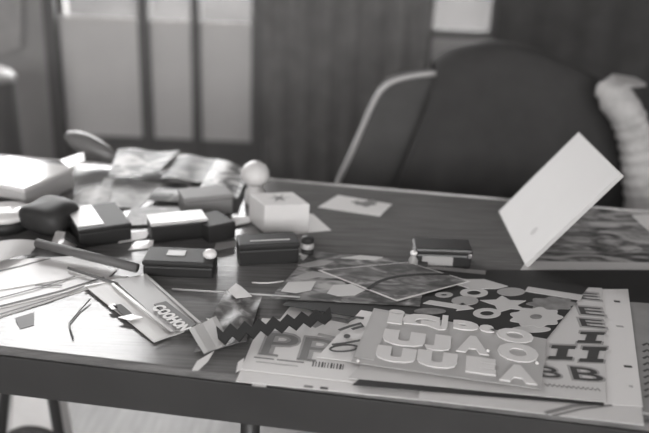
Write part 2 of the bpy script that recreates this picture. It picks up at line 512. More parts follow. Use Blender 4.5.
# dark coat draped over the chair back: front and back drop joined over the top
coat_top = spline([ch(436, 71), ch(452, 61), ch(475, 55), ch(505, 52), ch(540, 60), ch(575, 76), ch(600, 88), ch(614, 96), ch(624, 106)], 5)
nx = len(coat_top); rows = []
for j in range(13):
    t = j / 12; row = []
    for i, p in enumerate(coat_top):
        u = i / (nx - 1)
        x_low = xb_l = ch(392, 190).x + (ch(632, 215).x - ch(392, 190).x) * u
        fold = .013 * math.sin(u * 17 + 1) * min(1, t * 2.5) + .008 * math.sin(u * 31) * t
        k = t ** 1.1
        z = p.z + .0 - (p.z - .50) * k
        x = p.x + (x_low - p.x) * min(1, (p.z - z) / max(.05, p.z - .62))
        y = YC - .022 - .035 * math.sin(min(1, t * 3) * PI / 2) + fold * 1.0
        row.append(Vector((x, y, z)))
    rows.append(row)
back = []
for (dy, dz) in ((.02, .012), (.085, .008), (.108, -.03), (.112, -.35)):
    back.append([Vector((p.x, YC - .022 + dy, p.z + dz)) for p in coat_top])
grid = list(reversed(back)) + rows
vs = [p for r in grid for p in r]; fs = []
for j in range(len(grid) - 1):
    for i in range(nx - 1):
        q = j * nx + i; fs.append([q, q + 1, q + nx + 1, q + nx])
coat = mk('coat', vs, fs, mat('black_coat_wool', .06, .9, .15, .06, 25, .05), smooth=True)
md = coat.modifiers.new('thickness', 'SOLIDIFY'); md.thickness = .008; md.offset = 1
tag(coat, 'black coat draped over the back of the grey chair', 'coat')

# pale wrinkled sleeve at the right end of the chair back
path = [ch(596, 90, -.125), ch(606, 92, -.13), ch(618, 102, -.135), ch(629, 120, -.135), ch(636, 145, -.135), ch(639, 170, -.135), ch(641, 195, -.135), ch(642, 225, -.135), ch(643, 250, -.135)]
path = spline(path, 12); N = len(path)
rads = []
for i in range(N):
    t = i / (N - 1)
    r = .012 + .025 * min(1, t * 5)
    r *= 1 + .06 * math.sin(t * 105) * (1 if t > .35 else .25)
    rads.append(r)
sl = empty('cardigan', Vector((path[-1].x, path[-1].y, path[-1].z)), 'pale wrinkled cardigan sleeve hanging over the right side of the chair', 'cardigan')
kn = mat('pale_knit', .50, .85, .2, .15, 40, .3)
tube('sleeve', path, rads, kn, sl, n=16)
cp = [ch(588, 96, -.085), ch(604, 88, -.095), ch(622, 88, -.09), ch(632, 92, -.06), ch(634, 104, -.05), ch(600, 98, -.07)]
prism('shoulder', [p + Vector((.012, 0, .016)) for p in [ch(592, 91, -.125), ch(608, 87, -.13), ch(626, 92, -.135), ch(640, 90, -.03), ch(630, 84, .03), ch(606, 80, -.02)]], .008, kn, sl, bevel=.003)

# ================================================================== RIGHT-HAND PAPERS
white_p = mat('white_paper', .68, .55, .4)
pale_p = mat('pale_card', .57, .5, .4, .05, 8)
grey_p = mat('grey_card', .33, .5, .4, .06, 8)
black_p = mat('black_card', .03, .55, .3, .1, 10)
ink = mat('dark_ink', .07, .6, .3)
midink = mat('mid_grey_ink', .22, .6, .3)

# landscape poster at the back right, with a white corner scrap
post = sheet('poster', [(520, 271, .001), (700, 271, .001), (700, 218, .001), (560, 204, .001)],
             printed('landscape_print', [(.34, .05), (.45, .15), (.53, .28), (.62, .42), (.75, .6)], 13, .4, 2, 3.1, (1, 2.2, 1)), th=.001)
tag(post, 'blurry grey landscape print lying at the back right of the table', 'poster')
sheet('white_border', [(520, 270.5, .0018), (700, 270.5, .0018), (700, 263, .0018), (526, 261, .0018)], pale_p, post, nx=4, ny=2, th=.0006)
o = sheet('paper_scrap', [(655, 236, .003), (690, 236, .003), (690, 212, .003), (632, 215, .003)], white_p, th=.001, nx=3, ny=3)
tag(o, 'white paper corner on top of the landscape print by the right edge', 'paper')

# tilted white slab standing on its lower edge, leaning right, with a strut behind
A = P(501, 215, T); D = P(528, 269, T)
ed = (A - D); ed.z = 0; Wd = ed.length; ed.normalize()
best = None
for k in range(5, 85):
    for l in range(8, 34):
        an = math.radians(k); L = l / 100
        out = Vector((ed.y, -ed.x, 0))
        tip = D + (out * math.cos(an) + Vector((0, 0, 1)) * math.sin(an)) * L
        d = tip - CAM; s = FPX / d.dot(FWD)
        px, py = 324.5 + d.dot(RT) * s, 216.5 - d.dot(UP) * s
        e = (px - 625) ** 2 + (py - 176) ** 2
        if best is None or e < best[0]: best = (e, an, L)
an, L = best[1], best[2]
out = Vector((ed.y, -ed.x, 0)); dirv = out * math.cos(an) + Vector((0, 0, 1)) * math.sin(an)
nrm = (Vector((0, 0, 1)) * math.cos(an) - out * math.sin(an))
D2 = Vector((D.x, D.y, T + .0022)); A2 = D2 + ed * Wd
slab = empty('display_board', D2, 'thick white board propped up at a slant at the right of the table', 'board')
th = .007
base4 = [D2, A2, A2 + dirv * L, D2 + dirv * L]
vs = [p + nrm * th for p in base4] + base4
mk('board', vs, [[0, 1, 2, 3], [7, 6, 5, 4], [0, 4, 5, 1], [1, 5, 6, 2], [2, 6, 7, 3], [3, 7, 4, 0]], mat('white_board', .56, .5, .4, .03, 6), slab, bevel=.0012)
mid = A2 - ed * Wd * .3 + dirv * L * .42
foot = Vector((mid.x - .0, mid.y, T + .002))
tube('strut', [foot, mid - nrm * .001], .004, mat('white_board', .74), slab)
c0 = D2 + ed * Wd * .28 + dirv * L * .2 + nrm * (th + .0004)
sm = mat('grey_smudge', .45, .6)
mk('smudge', [c0 + dirv * (.008 * math.cos(a)) + ed * (.007 * math.sin(a)) for a in [k * PI / 6 for k in range(12)]], [list(range(12))], sm, slab)

# black folder under the stack
port = sheet('folder', [(478, 332, .004), (720, 340, .004), (700, 270, .004), (486, 270, .004)], black_p, th=.004, nx=2, ny=2)
tag(port, 'black cardboard folder under the back of the letter-sheet pile', 'folder')
pad = sheet('notepad', [(560, 400, .0046), (700, 420, .0046), (700, 306, .0046), (560, 298, .0046)], mat('pad_grey', .25, .7, .3, .1, 30), th=.0006 + .003, nx=3, ny=3)
pad.location.z += 0.0
tag(pad, 'grey pad with dark scribbles sticking out at the right edge', 'notepad')
for k in range(9):
    y = 345 + k * 6.5
    strip('scribble', [(643 + k * .25, y), (647 + k * .25, y - 2), (651 + k * .25, y + 1)], 2.4, .0052, ink, pad)

# bottom white sheets at the front edge
w1 = sheet('paper_sheet', [(236, 381, .0012), (425, 400, .0012), (440, 330, .0012), (262, 318, .0012)], white_p, th=.001)
tag(w1, 'white sheet lowest in the pile, flush with the front table edge', 'paper')
ex1 = P(425, 400, T) - P(236, 381, T)
for (x, wd) in ((304, 9), (320, 8)):
    strip('printed_mark', [(x, 386 + (x - 304) * .1), (x + wd, 387 + (x - 304) * .1)], 4, .0016, ink if x > 310 else midink, w1, th=.0003)
o = sheet('paper_tab', [(252, 385.5, .0004), (266, 387, .0004), (268, 380, .0004), (253, 378, .0004)], pale_p, nx=2, ny=2, th=.0004)
tag(o, 'tiny pale tab peeping out below the lowest white sheet', 'paper')
w2 = sheet('paper_sheet', [(418, 399, .0056), (644, 425, .0056), (628, 300, .0056), (440, 300, .0056)], pale_p, th=.001)
tag(w2, 'pale sheet with a printed diagonal under the dark alphabet sheet', 'paper')
strip('printed_line', [(545, 413), (572, 406), (600, 403), (612, 402)], 5, .006, midink, w2, th=.0004)
strip('printed_line', [(552, 416), (580, 409), (612, 405)], 3, .006, midink, w2, th=.0004)

# sheet with the big outlined letters P P and a barcode
ps = sheet('letter_sheet', [(240, 369, .0022), (432, 391, .0022), (446, 322, .0022), (292, 304, .0022)], white_p, th=.0008)
tag(ps, 'white alphabet sheet with two big shaded letters P and a barcode', 'sticker sheet')
exp_ = P(432, 391, T) - P(240, 369, T)
for (ch_, px, py) in (('P', 281, 344), ('P', 319, 349)):
    letter('letter_outline', ch_, px, py, .0026, 38, 25, mat('halo_ink', .34, .6), ps, exp_, .055, .0004)
    letter('letter', ch_, px, py, .003, 33, 21, mat('stroke_ink', .18, .6), ps, exp_, .0, .0004)
    strip('serif', [(px - 22, py + 9.5), (px - 3, py + 11.5)], 3.2, .0031, mat('stroke_ink', .18), ps, th=.0004)
for (x0, x1, y) in ((254, 274, 357), (277, 304, 359.5)):
    strip('small_print', [(x0, y), (x1, y + (x1 - x0) * .11)], 2.2, .0026, midink, ps, th=.0004)
for (x0, x1, y) in ((256, 298, 361.5),):
    strip('small_print', [(x0, y), (x1, y + (x1 - x0) * .11)], 1.6, .0026, mat('pale_ink', .38, .6), ps, th=.0004)
vs, fs = [], []
for k in range(11):
    x = 312 + k * 3.0; wv = random.choice((.9, 1.3, 1.9))
    q = [P(x, 366 + k * .33, T + .0026), P(x + wv, 366.1 + k * .33, T + .0026), P(x + wv + 1, 361.1 + k * .33, T + .0026), P(x + 1, 361 + k * .33, T + .0026)]
    a, b = prism_v(q, .0004); nn = len(vs); vs += a; fs += [[i + nn for i in f] for f in b]
mk('barcode', vs, fs, ink, ps)
# darker upper print on that sheet
strip('printed_band', [(312, 326), (330, 318), (352, 322)], 9, .0026, midink, ps, th=.0004)
strip('printed_band', [(318, 334), (345, 340)], 5, .0026, mat('pale_ink', .38), ps, th=.0004)

# margin sheet and dark alphabet sheet
mg = sheet('letter_sheet', [(430, 389, .0062), (643, 407, .0062), (628, 289, .0062), (440, 290, .0062)], white_p, th=.0005)
tag(mg, 'white sheet whose wide blank margin shows right of the alphabet sheet', 'sticker sheet')
for (x, y, wd, v) in ((617, 301, 6, ink), (620, 326, 7, mat('pale_ink', .38)), (628, 366, 8, ink), (631, 386, 4, mat('pale_ink', .38))):
    strip('printed_mark', [(x - wd / 2, y), (x + wd / 2, y + .6)], 3.5, .0066, v, mg, th=.0004)
ds = sheet('shadow_sheet', [(352, 385, .0067), (604, 405.5, .0067), (600, 330, .0067), (430, 320, .0067)], black_p, th=.0004)  # thin black sheet stands in for the shadow between stacked sheets
tag(ds, 'black sheet added as the shadow line under the alphabet sheet front edge', 'paper')
al = sheet('letter_sheet', [(348, 378, .0068), (606, 402, .0076), (602, 288, .0076), (440, 280, .0074)], pale_p, th=.0008)
tag(al, 'pale alphabet sheet with blurred black serif letters at its right end', 'sticker sheet')
exa = P(606, 402, T) - P(348, 378, T)
blk = mat('letter_black', .06, .5)
def serif_i(px, py, wv, hv, z, m, th):
    o_ = []
    for (x0, x1, y0, y1) in ((-.5, .5, .5, .28), (-.2, .22, .28, -.28), (-.5, .5, -.28, -.5)):
        o_.append([P(px + x0 * wv + y0 * -4, py + y0 * hv, T + z), P(px + x1 * wv + y0 * -4, py + x1 * 1.6 + y0 * hv, T + z), P(px + x1 * wv + y1 * -4, py + x1 * 1.6 + y1 * hv, T + z), P(px + x0 * wv + y1 * -4, py + y1 * hv, T + z)])
    vs, fs = [], []
    for q in o_:
        a_, b_ = prism_v(q, th); nn = len(vs); vs += a_; fs += [[i + nn for i in f] for f in b_]
    mk('letter', vs, fs, m, al)
halo = mat('halo_ink', .34, .6)
for (c_, px, py, wv, hv) in (('E', 588, 296, 20, 6), ('E', 591, 311, 22, 7), ('E', 592, 323, 22, 7), ('I', 591, 337, 24, 11), ('I', 562, 352, 24, 14), ('I', 593, 354, 24, 15),
                             ('B', 549, 372, 21, 10), ('B', 587, 374, 29, 12)):
    if c_ == 'I':
        serif_i(px, py, wv + 4, hv + 3, .008, halo, .0004); serif_i(px, py, wv, hv, .0084, blk, .0004)
    else:
        letter('letter_shadow', c_, px, py, .008, wv + 5, hv + 3, halo, al, exa, .05, .0004)
        letter('letter', c_, px, py, .0084, wv, hv, blk, al, exa, .0, .0004)
pts = [(545 + k * 2.4, 384.5 + k * .22 + (1.1 if k % 2 else -1.1)) for k in range(24)]
strip('signature', pts, 1.3, .0081, midink, al, th=.0004)

# black sheet of white cut-out shapes
fl = sheet('shape_sheet', [(283, 305, .0085), (540, 347, .0085), (589, 286, .0085), (330, 258, .0085)], black_p, th=.0008)
tag(fl, 'black sticker sheet with white star, flower and ring shapes', 'sticker sheet')
sw, sg = mat('sticker_white', .50, .5), mat('sticker_grey', .2, .5, .4, .3, 60)
Z = .0094
blob2d('flower_sticker', 536, 317, 25, 9.5, Z, sw, fl, lobes=9, amp=.10, n=72)
blob2d('flower_centre', 536, 316.5, 6, 2.3, Z + .0005, sg, fl, th=.0005)
blob2d('flower_sticker', 552, 303.5, 23, 6.5, Z - .0001, sg, fl, lobes=8, amp=.13, n=64)
prism('star_sticker', [P(x, y, T + Z + .0002) for x, y in ((480, 300), (496, 299.5), (502, 295.5), (510, 300), (526, 300.5), (517, 305), (527, 310), (511, 308.5), (499, 312), (495, 305))], .0008, sw, fl)
blob2d('ring_sticker', 474, 292.5, 14, 4.6, Z, sw, fl, hole=.5)
blob2d('ring_sticker', 487, 313, 14, 5, Z - .0001, sw, fl, hole=.5)
blob2d('oval_sticker', 511, 291.5, 14, 4, Z + .0001, mat('sticker_mid', .33, .5), fl)
blob2d('oval_sticker', 465, 300.5, 13.5, 4.6, Z, mat('sticker_mid', .33), fl)
blob2d('oval_sticker', 444, 294.5, 9, 2.6, Z, mat('sticker_mid', .33), fl, hole=.4)
prism('splash_sticker', [P(x, y, T + Z) for x, y in ((452, 283), (462, 279), (484, 279), (508, 286), (497, 288.5), (470, 288.5))], .0008, sw, fl)
prism('bar_sticker', [P(x, y, T + Z) for x, y in ((525, 291), (528, 286.5), (583, 295), (580, 300))], .0008, sw, fl)
prism('arrow_sticker', [P(x, y, T + Z) for x, y in ((423, 303), (430, 300), (460, 304.5), (462, 302.5), (474, 308.5), (456, 310.5), (458, 308.5))], .0008, sw, fl)
blob2d('leaf_sticker', 531, 329, 20, 3.2, Z - .0002, sw, fl, rot=-.18)
blob2d('leaf_sticker', 430, 311, 16, 3, Z, sg, fl, rot=-.1)

# script sheet
sc_ = sheet('letter_sheet', [(317, 357, .0036), (440, 372, .0096), (455, 326, .0096), (361, 310, .0094)], white_p, th=.0008)
tag(sc_, 'white sheet with brush-script strokes and a dot, left of the clear sheet', 'sticker sheet')
def sz(px): return .0043 + (.0054 if px > 360 else .0054 * (px - 317) / 43 * .95)
for pts, wd in (([(347, 321), (356, 317), (364, 318)], 4), ([(339, 330), (350, 326), (361, 323), (363, 326), (352, 329)], 3.6),
                ([(332, 344.5), (345, 343), (355, 341), (361, 340)], 3.4)):
    strip('brush_stroke', pts, wd, .0094, ink, sc_, th=.0004)
pts = [(344 + 14 * math.cos(a), 348 - 3.2 * math.sin(a) - .9 * math.cos(a)) for a in [k * 2 * PI / 18 for k in range(19)]]
strip('brush_stroke', pts, 2.6, .0082, ink, sc_, th=.0004)
blob2d('dot', 347, 336, 3.4, 2, .0094, ink, sc_, th=.0004)

# clear sheet of raised white letters
film = mat('clear_letter_backing', .43, .35, .5, .05, 20)
wl = sheet('letter_sheet', [(351, 362, .0105), (541, 389, .0105), (547, 339, .0105), (374, 308, .0105)], film, th=.0008)
tag(wl, 'glossy clear sticker sheet with rows of raised white block letters', 'sticker sheet')
exw = P(541, 389, T) - P(351, 362, T)
raised = mat('raised_white', .66, .3, .5)
Z = .0125
for (c_, px, py, wv, hv, bd) in (('i', 396, 316, 15, 12, .05), ('G', 421, 321, 36, 13, .05), ('J', 443, 322, 9, 13, .05), ('c', 466, 325, 24, 8, .05), ('e', 487, 328, 14, 6, .05), ('O', 515, 335, 34, 12, .03),
                             ('U', 404, 338, 40, 13, .06), ('J', 438, 342, 24, 14, .06), ('A', 473, 344, 30, 15, .04), ('O', 518, 352, 38, 16, .04),
                             ('U', 396, 354, 38, 13, .06), ('U', 437, 359, 38, 14, .06), ('E', 481, 365, 28, 14, .06), ('A', 518, 373, 34, 15, .04)):
    letter('letter', c_, px, py, Z, wv * 1.04, hv * 1.12, raised, wl, exw, bd + .03, .0018, flip=c_ == 'c')
sheet('blank_strip', [(354, 357, .0111), (374, 360, .0111), (392, 313, .0111), (376, 311, .0111)], mat('pale_film', .46, .4), wl, nx=2, ny=4, th=.0005)
for (px, py, r) in ((537, 362, 2.2), (488, 350, 1.8), (358, 360, 2)):
    c = P(px, py, T + .013)
    lathe('gem', c - Vector((0, 0, .0018)), [(.0022, 0), (.0022, .0012), (.0012, .0024), (.0002, .0028)], mat('bright_gem', .85, .08), wl, n=10)

# collage prints behind the pile
c1 = sheet('collage_sheet', [(270, 298, .0098), (420, 306, .0098), (428, 262, .0098), (312, 251, .0098)],
           printed('dark_collage', [(.35, .05), (.48, .11), (.56, .22), (.68, .42)], 20, .4, 1.5, 5, (1, 2, 1)), th=.0008)
tag(c1, 'dark collage page with pale torn patches behind the letter sheets', 'collage')
lp = mat('patch_pale', .55, .5)
lm2 = mat('patch_mid', .34, .5)
for poly, mm in (([(281, 291), (288, 282), (316, 281), (311, 290), (296, 293)], lp), ([(327, 293), (333, 285), (352, 284), (365, 290), (355, 295), (338, 296)], lp),
                 ([(297, 265), (318, 260), (334, 261), (325, 265), (308, 267)], lm2), ([(341, 258), (360, 255), (383, 257), (375, 260)], lp),
                 ([(293, 277), (312, 271), (334, 274), (337, 278), (318, 277), (304, 279)], lm2), ([(352, 275), (356, 270), (373, 269), (371, 275), (361, 277)], lp),
                 ([(296, 254), (304, 252), (311, 254), (306, 256)], lp)):
    prism('torn_patch', [P(x, y, T + .0104) for x, y in poly], .0005, mm, c1)
c2 = sheet('photo_card', [(397, 301, .0112), (470, 281, .0112), (408, 262, .0112), (318, 270, .0112)], white_p, th=.0006)
tag(c2, 'white-bordered dark photo card lying cornerwise on the collage page', 'photo card')
sheet('picture', [(396.5, 299.2, .0118), (467, 281, .0118), (408, 262.5, .0118), (322, 270.2, .0118)], printed('card_picture', [(.3, .06), (.45, .1), (.58, .2), (.7, .4)], 22, .35, 1.5, 9, (1, 2, 1)), c2, th=.0005)
arc = [(368, 289), (380, 281), (400, 276), (425, 274), (452, 274)]
strip('dark_arc', [(p.x, p.y) for p in spline([Vector((a, b, 0)) for a, b in arc], 5)], 4, .0122, black_p, c2, th=.0004)
c3 = sheet('photo_card', [(378, 272, .0025), (505, 279, .0025), (500, 272, .0025), (390, 262, .0025)], lm2, th=.0008)
c3.location.z += .0
tag(c3, 'narrow grey strip of card in front of the small dark box', 'card')

# small black box with a white label, tiny bottle
a = P(415, 268, T); b = P(471, 270, T)
ex, ey, L_ = frame_of(a, b)
sb = empty('small_box', a + ex * L_ / 2 + ey * .04, 'small black box with a white front label, right of the tiny bottle', 'box')
obox('tray', a, ex, ey, L_, .042, T, T + .021, mat('black_gloss', .025, .35), sb, dy=.004)
obox('lid', a, ex, ey, L_ * 1.02, .044, T + .0212, T + .030, mat('black_lid', .035, .35), sb, dx=-L_ * .01, dy=.003)
obox('label', a, ex, ey, L_ * .55, .002, T + .004, T + .018, mat('label_grey', .36, .5), sb, dx=L_ * .12, dy=.0028, bevel=.0006)
obox('clasp', a, ex, ey, .005, .003, T + .018, T + .024, mat('clasp_metal', .4, .3, metal=.6), sb, dx=L_ * .93, dy=.0005, bevel=.0006)
bt = P(413, 273, T); bt = bt + Vector((0, .012, 0))
bo = empty('tiny_bottle', bt, 'tiny glass bottle with a bright round cap beside the small black box', 'bottle')
lathe('bottle_body', bt, [(.006, 0), (.0072, .002), (.0072, .016), (.004, .021), (.004, .024)], clear('bottle_glass', .5, .5, .1), bo, n=16)
lathe('cap', bt + Vector((0, 0, .0242)), [(.0045, 0), (.0052, .002), (.005, .004), (.003, .006), (.0006, .0066)], mat('white_cap', .85, .15), bo, n=16)

# white note by the far edge, triangle scrap, cube box with asterisk, bulb-shaped jar
nt_ = sheet('note_paper', [(318, 207, .001), (380, 216, .001), (392, 204, .001), (338, 195, .001)], white_p, th=.0008)
tag(nt_, 'white note with a dark printed motif near the far table edge', 'paper')
for k, (x, y, rx, ry) in enumerate(((366, 204, 9, 2.2), (372, 201.5, 6, 1.6), (357, 202, 5, 1.2))):
    blob2d('printed_motif', x, y, rx, ry, .0014, midink, nt_, th=.0004, lobes=4, amp=.25, n=32)
o = sheet('paper_scrap', [(292, 234, .001), (331, 230, .001), (313, 214, .001), (300, 212, .001)], white_p, th=.0008, nx=3, ny=3)
tag(o, 'white pointed paper scrap poking out from under the white cube box', 'paper')
a = P(264, 234, T + .0012); b = P(309, 233, T + .0012); ex, ey, L_ = frame_of(a, b)
ang = math.radians(9); ex = Vector((ex.x * math.cos(ang) - ex.y * math.sin(ang), ex.x * math.sin(ang) + ex.y * math.cos(ang), 0)); ey = Vector((-ex.y, ex.x, 0))
cb = empty('cube_box', a + ex * L_ / 2 + ey * .035, 'white cube-shaped box with a dark star printed on its lid', 'box')
hb = .048
# seen cornerwise: a long front face and a shorter left face
cw = mat('matte_white_card', .7, .6, .3, .03, 20)
pA = P(264, 233.5, T + .0012); pB = P(309, 231.5, T + .0012); pL = P(248.5, 220, T + .0012)
pC = pB + (pL - pA)
lid = .012
base = [pA, pB, pC, pL]
prism('body', [p + Vector((0, 0, hb - .0005)) for p in base], hb - .0005, cw, cb, bevel=.002)
cen = (pA + pC) / 2
starp = []
for k in range(12):
    r = .02 if k % 2 == 0 else .004
    starp.append(cen + Vector((r * math.cos(k * PI / 6 + .2) , r * math.sin(k * PI / 6 + .2), hb + .0006)))
mk('printed_star', starp + [cen + Vector((0, 0, hb + .0006))], [[12, k, (k + 1) % 12] for k in range(12)], mat('star_grey', .15, .6), cb)
jc = P(255, 203, T)
jar = empty('bulb_jar', jc, 'white bulb-topped jar standing behind the white cube box', 'jar')
lathe('jar_body', jc, [(.018, 0), (.019, .004), (.018, .022), (.013, .030), (.013, .034)], mat('milky_plastic', .66, .35), jar)
lathe('bulb_top', jc + Vector((0, 0, .034)), [(.013, 0), (.021, .006), (.0255, .016), (.0245, .026), (.019, .035), (.010, .041), (.001, .042)], mat('milky_plastic', .55), jar)

# ================================================================== LEFT PILE
def box2(name, fa, fb, depth, h, m, label, cat, z=0.0, lidm=None, lidh=.006, bevel=.003, group=None):
    a = P(fa[0], fa[1], T + z); b = P(fb[0], fb[1], T + z); ex, ey, L_ = frame_of(a, b)
    e = empty(name, a + ex * L_ / 2 + ey * depth / 2, label, cat, group)
    top = T + z + h
    obox('body', a, ex, ey, L_, depth, T + z, top - (lidh if lidm else 0), m, e, bevel=bevel)
    if lidm: obox('lid', a, ex, ey, L_ + .002, depth + .002, top - lidh + .0003, top, lidm, e, dx=-.001, dy=-.001, bevel=min(bevel, lidh * .4))
    return e, a, ex, ey, L_, top
dk = mat('dark_plastic', .025, .45, .25, .1, 20)
dk2 = mat('charcoal_plastic', .035, .5, .15)
gloss_w = mat('glossy_white', .75, .14, .5)
# black box in front of the cube
e, a, ex, ey, L_, top = box2('black_box', (239, 266), (299, 263), .04, .033, dk, 'black box with a thin bright line on its lid, in front of the white cube', 'box', lidm=dk2, lidh=.009)
obox('bright_line', a, ex, ey, L_ * .66, .0025, top - .0002, top + .0008, mat('line_pale', .5, .3), e, dx=L_ * .2, dy=.012, bevel=.0003)
for k, (y, w_) in enumerate(((262, 15), (255, 14), (249, 12), (243, 13))):
    a2 = P(300, 262, T); z0 = k * .009
    c = a2 + Vector((.010, .012, 0))
    o = lathe('paint_pot', Vector((c.x, c.y, T + z0)), [(.0085, 0), (.0095, .001), (.0095, .006), (.008, .0088)], mat('pot_pale', .45, .3) if k % 2 == 0 else dk2, n=16)
    tag(o, ['pale lowest disc of the small stack right of the black box', 'dark second disc of the small stack right of the black box', 'pale third disc of the small stack right of the black box', 'dark top disc of the small stack right of the black box'][k], 'disc', 'stacked discs')

# stapler-like dark punch with a white knob
e, a, ex, ey, L_, top = box2('hole_punch', (143, 276), (213, 279), .05, .024, dk, 'dark paper punch with a white knob lying at the middle of the pile', 'punch', lidm=dk2, lidh=.008)
c = a + ex * L_ * .93 + ey * .02
lathe('knob', Vector((c.x, c.y, top)), [(.007, 0), (.010, .003), (.010, .007), (.006, .011), (.001, .012)], mat('white_cap', .85), e, n=14)
obox('window', a, ex, ey, .026, .018, top - .0003, top + .001, mat('grey_window', .3, .25), e, dx=L_ * .3, dy=.02, bevel=.0004)
# dark box with pale lid
e, a, ex, ey, L_, top = box2('dark_box', (152, 244), (208, 238), .042, .033, dk, 'dark box with a shining pale lid, behind the paper punch', 'box', lidm=mat('pale_lid', .55, .18), lidh=.005)
e2 = box2('dark_box', (209, 244), (236, 238), .06, .028, dk2, 'small charcoal box between the pale-lidded box and the white cube', 'box')
# grey box behind
box2('grey_box', (185, 219), (233, 214), .05, .036, mat('grey_card_box', .2, .6), 'plain mid-grey box behind the pale-lidded dark box', 'box', lidm=mat('grey_card_lid', .24, .6), lidh=.008)
# dark case, glare on its top painted as a white quad
e, a, ex, ey, L_, top = box2('dark_case', (80, 249), (132, 241), .1, .03, dk, 'dark case with glare painted as a white panel on top, at the left of the pile', 'case', lidm=dk2, lidh=.006)
obox('label', a, ex, ey, L_ * .5, .085, top - .0002, top + .0012, gloss_w, e, dx=.001, dy=.012, bevel=.0004)  # no real label: white quad painted as glare on the lid
# soft dark pouch
def ellipsoid(name, c, rx, ry, rz, ax, m, parent=None, nu=20, nv=12, sq=1.0, taper=0.0, tilt=0.0, lump=0.0):
    ex = Vector((math.cos(ax), math.sin(ax), 0)); ey = Vector((-ex.y, ex.x, 0)); ez = Vector((0, 0, 1))
    if tilt:
        ex, ez = ex * math.cos(tilt) + ez * math.sin(tilt), ez * math.cos(tilt) - ex * math.sin(tilt)
    sp = lambda t: math.copysign(abs(t) ** sq, t)
    vs, fs = [], []
    for j in range(nv + 1):
        ph = -PI / 2 + PI * (j + .02) / (nv + .04)
        for i in range(nu):
            a = 2 * PI * i / nu
            x, y, z = sp(math.cos(ph)) * sp(math.cos(a)), sp(math.cos(ph)) * sp(math.sin(a)), sp(math.sin(ph))
            k = 1 - taper * x
            vs.append(c + ex * (rx * x) + ey * (ry * y * k) + ez * (rz * z * k))
    for j in range(nv):
        for i in range(nu):
            fs.append([j * nu + i, j * nu + (i + 1) % nu, (j + 1) * nu + (i + 1) % nu, (j + 1) * nu + i])
    fs += [list(range(nu))[::-1], list(range(nv * nu, nv * nu + nu))]
    if lump:
        cz = c.z - rz
        vs = [Vector((v.x + lump * math.sin(v.y * 90 + v.z * 60), v.y + lump * math.sin(v.x * 80), max(cz, v.z + lump * 1.2 * math.sin(v.x * 75 + v.y * 60)))) for v in vs]
    return mk(name, vs, fs, m, parent, smooth=True)
c = P(47, 234, T)
o = ellipsoid('pouch', c + Vector((0, .02, .024)), .040, .04, .0235, -.2, mat('dark_leather', .035, .55, .3, .2, 30, .2), sq=.65, lump=.0018, nu=32, nv=16)
tag(o, 'soft dark pouch between the round tin and the dark case', 'pouch')
# round tin with glossy lid at the left edge
c = P(0, 233, T); c = c + Vector((0, .025, 0))
tin = empty('round_tin', c, 'round dark tin with a shining pale lid at the left edge', 'tin')
lathe('tin_body', c, [(.038, 0), (.040, .002), (.040, .020)], dk, tin)
lathe('tin_lid', c + Vector((0, 0, .0202)), [(.0415, 0), (.0415, .006), (.039, .0085), (.0005, .0092)], gloss_w, tin)
# white open carton with a raised flap
e, a, ex, ey, L_, top = box2('white_carton', (-58, 238), (74, 183), .0, .0, white_p, 'x', 'x') if False else (None,) * 6
tl0 = P(24, 189, T + .04); tr0 = P(73, 167, T + .04)
ex, ey, L_ = frame_of(tl0, tr0)
wc = empty('white_carton', Vector((tl0.x, tl0.y, T)) + ey * .06, 'white glossy carton with a raised flap, far left corner of the table', 'box')
o_ = Vector((tl0.x, tl0.y, 0)) - ex * .0
obox('body', o_, ex, ey, L_, .14, T, T + .033, mat('carton_side', .5, .5), wc)
obox('lid', o_, ex, ey, L_ + .004, .144, T + .0333, T + .041, gloss_w, wc, dx=-.002, dy=-.002)
flp = [P(70, 168, T + .0435), P(85, 160, T + .046), P(84, 152, T + .050), P(60, 160, T + .0435)]
prism('flap', flp, .0012, gloss_w, wc)
# flat dark book beneath the carton's left end
box2('black_book', (-50, 231), (26, 209), .05, .018, dk2, 'thin black book at the left edge in front of the white carton', 'book', z=.0)
# grey soft case at the far edge
c = P(92, 163, T) + Vector((0, .0, .034))
o = ellipsoid('spectacle_case', c, .058, .021, .020, -.25, mat('grey_satin', .16, .28, .5), taper=.15, tilt=-.32)
tag(o, 'glossy grey oval case at the far edge of the pile', 'case')
# glossy prints
def pr(nm, quad, mname, stops, label, off, bump=None, sc=22):
    o = sheet(nm, quad, printed(mname, stops, sc, .45, 1, off), th=.0008, bump=bump)
    return tag(o, label, 'photo')
st1 = [(.38, .05), (.47, .14), (.53, .4), (.62, .65)]
st2 = [(.38, .04), (.48, .1), (.55, .24), (.64, .45)]
pr('photo_print', [(108, 176, .02), (158, 172, .02), (180, 151, .022), (118, 149, .026)], 'print_a', st1, 'bright glossy photo print right of the grey oval case', 1.0, lambda u, v: .003 * math.sin(u * 7) * v)
pr('photo_print', [(160, 178, .014), (206, 181, .012), (220, 158, .014), (178, 155, .014)], 'print_b', st2, 'glossy photo print with dark streaks, second from the grey oval case', 2.3, lambda u, v: .003 * math.sin(u * 6))
pr('photo_print', [(148, 200, .006), (182, 202, .006), (212, 182, .008), (165, 178, .008)], 'print_c', st2, 'dark glossy photo print in front of the streaked print', 3.7, lambda u, v: .004 * math.sin(v * 6))
pr('photo_print', [(198, 190, .018), (238, 196, .02), (250, 168, .016), (216, 160, .016)], 'print_d', st1, 'glossy photo print leaning beside the bulb-topped jar', 5.1, lambda u, v: .004 * math.sin(u * 5))
pr('photo_print', [(92, 212, .004), (140, 205, .004), (162, 182, .004), (104, 178, .004)], 'print_e', [(.3, .18), (.5, .28), (.65, .42), (.8, .5)], 'pale grey glossy photo print behind the dark case', 6.4, lambda u, v: .003 * math.sin(u * 5))
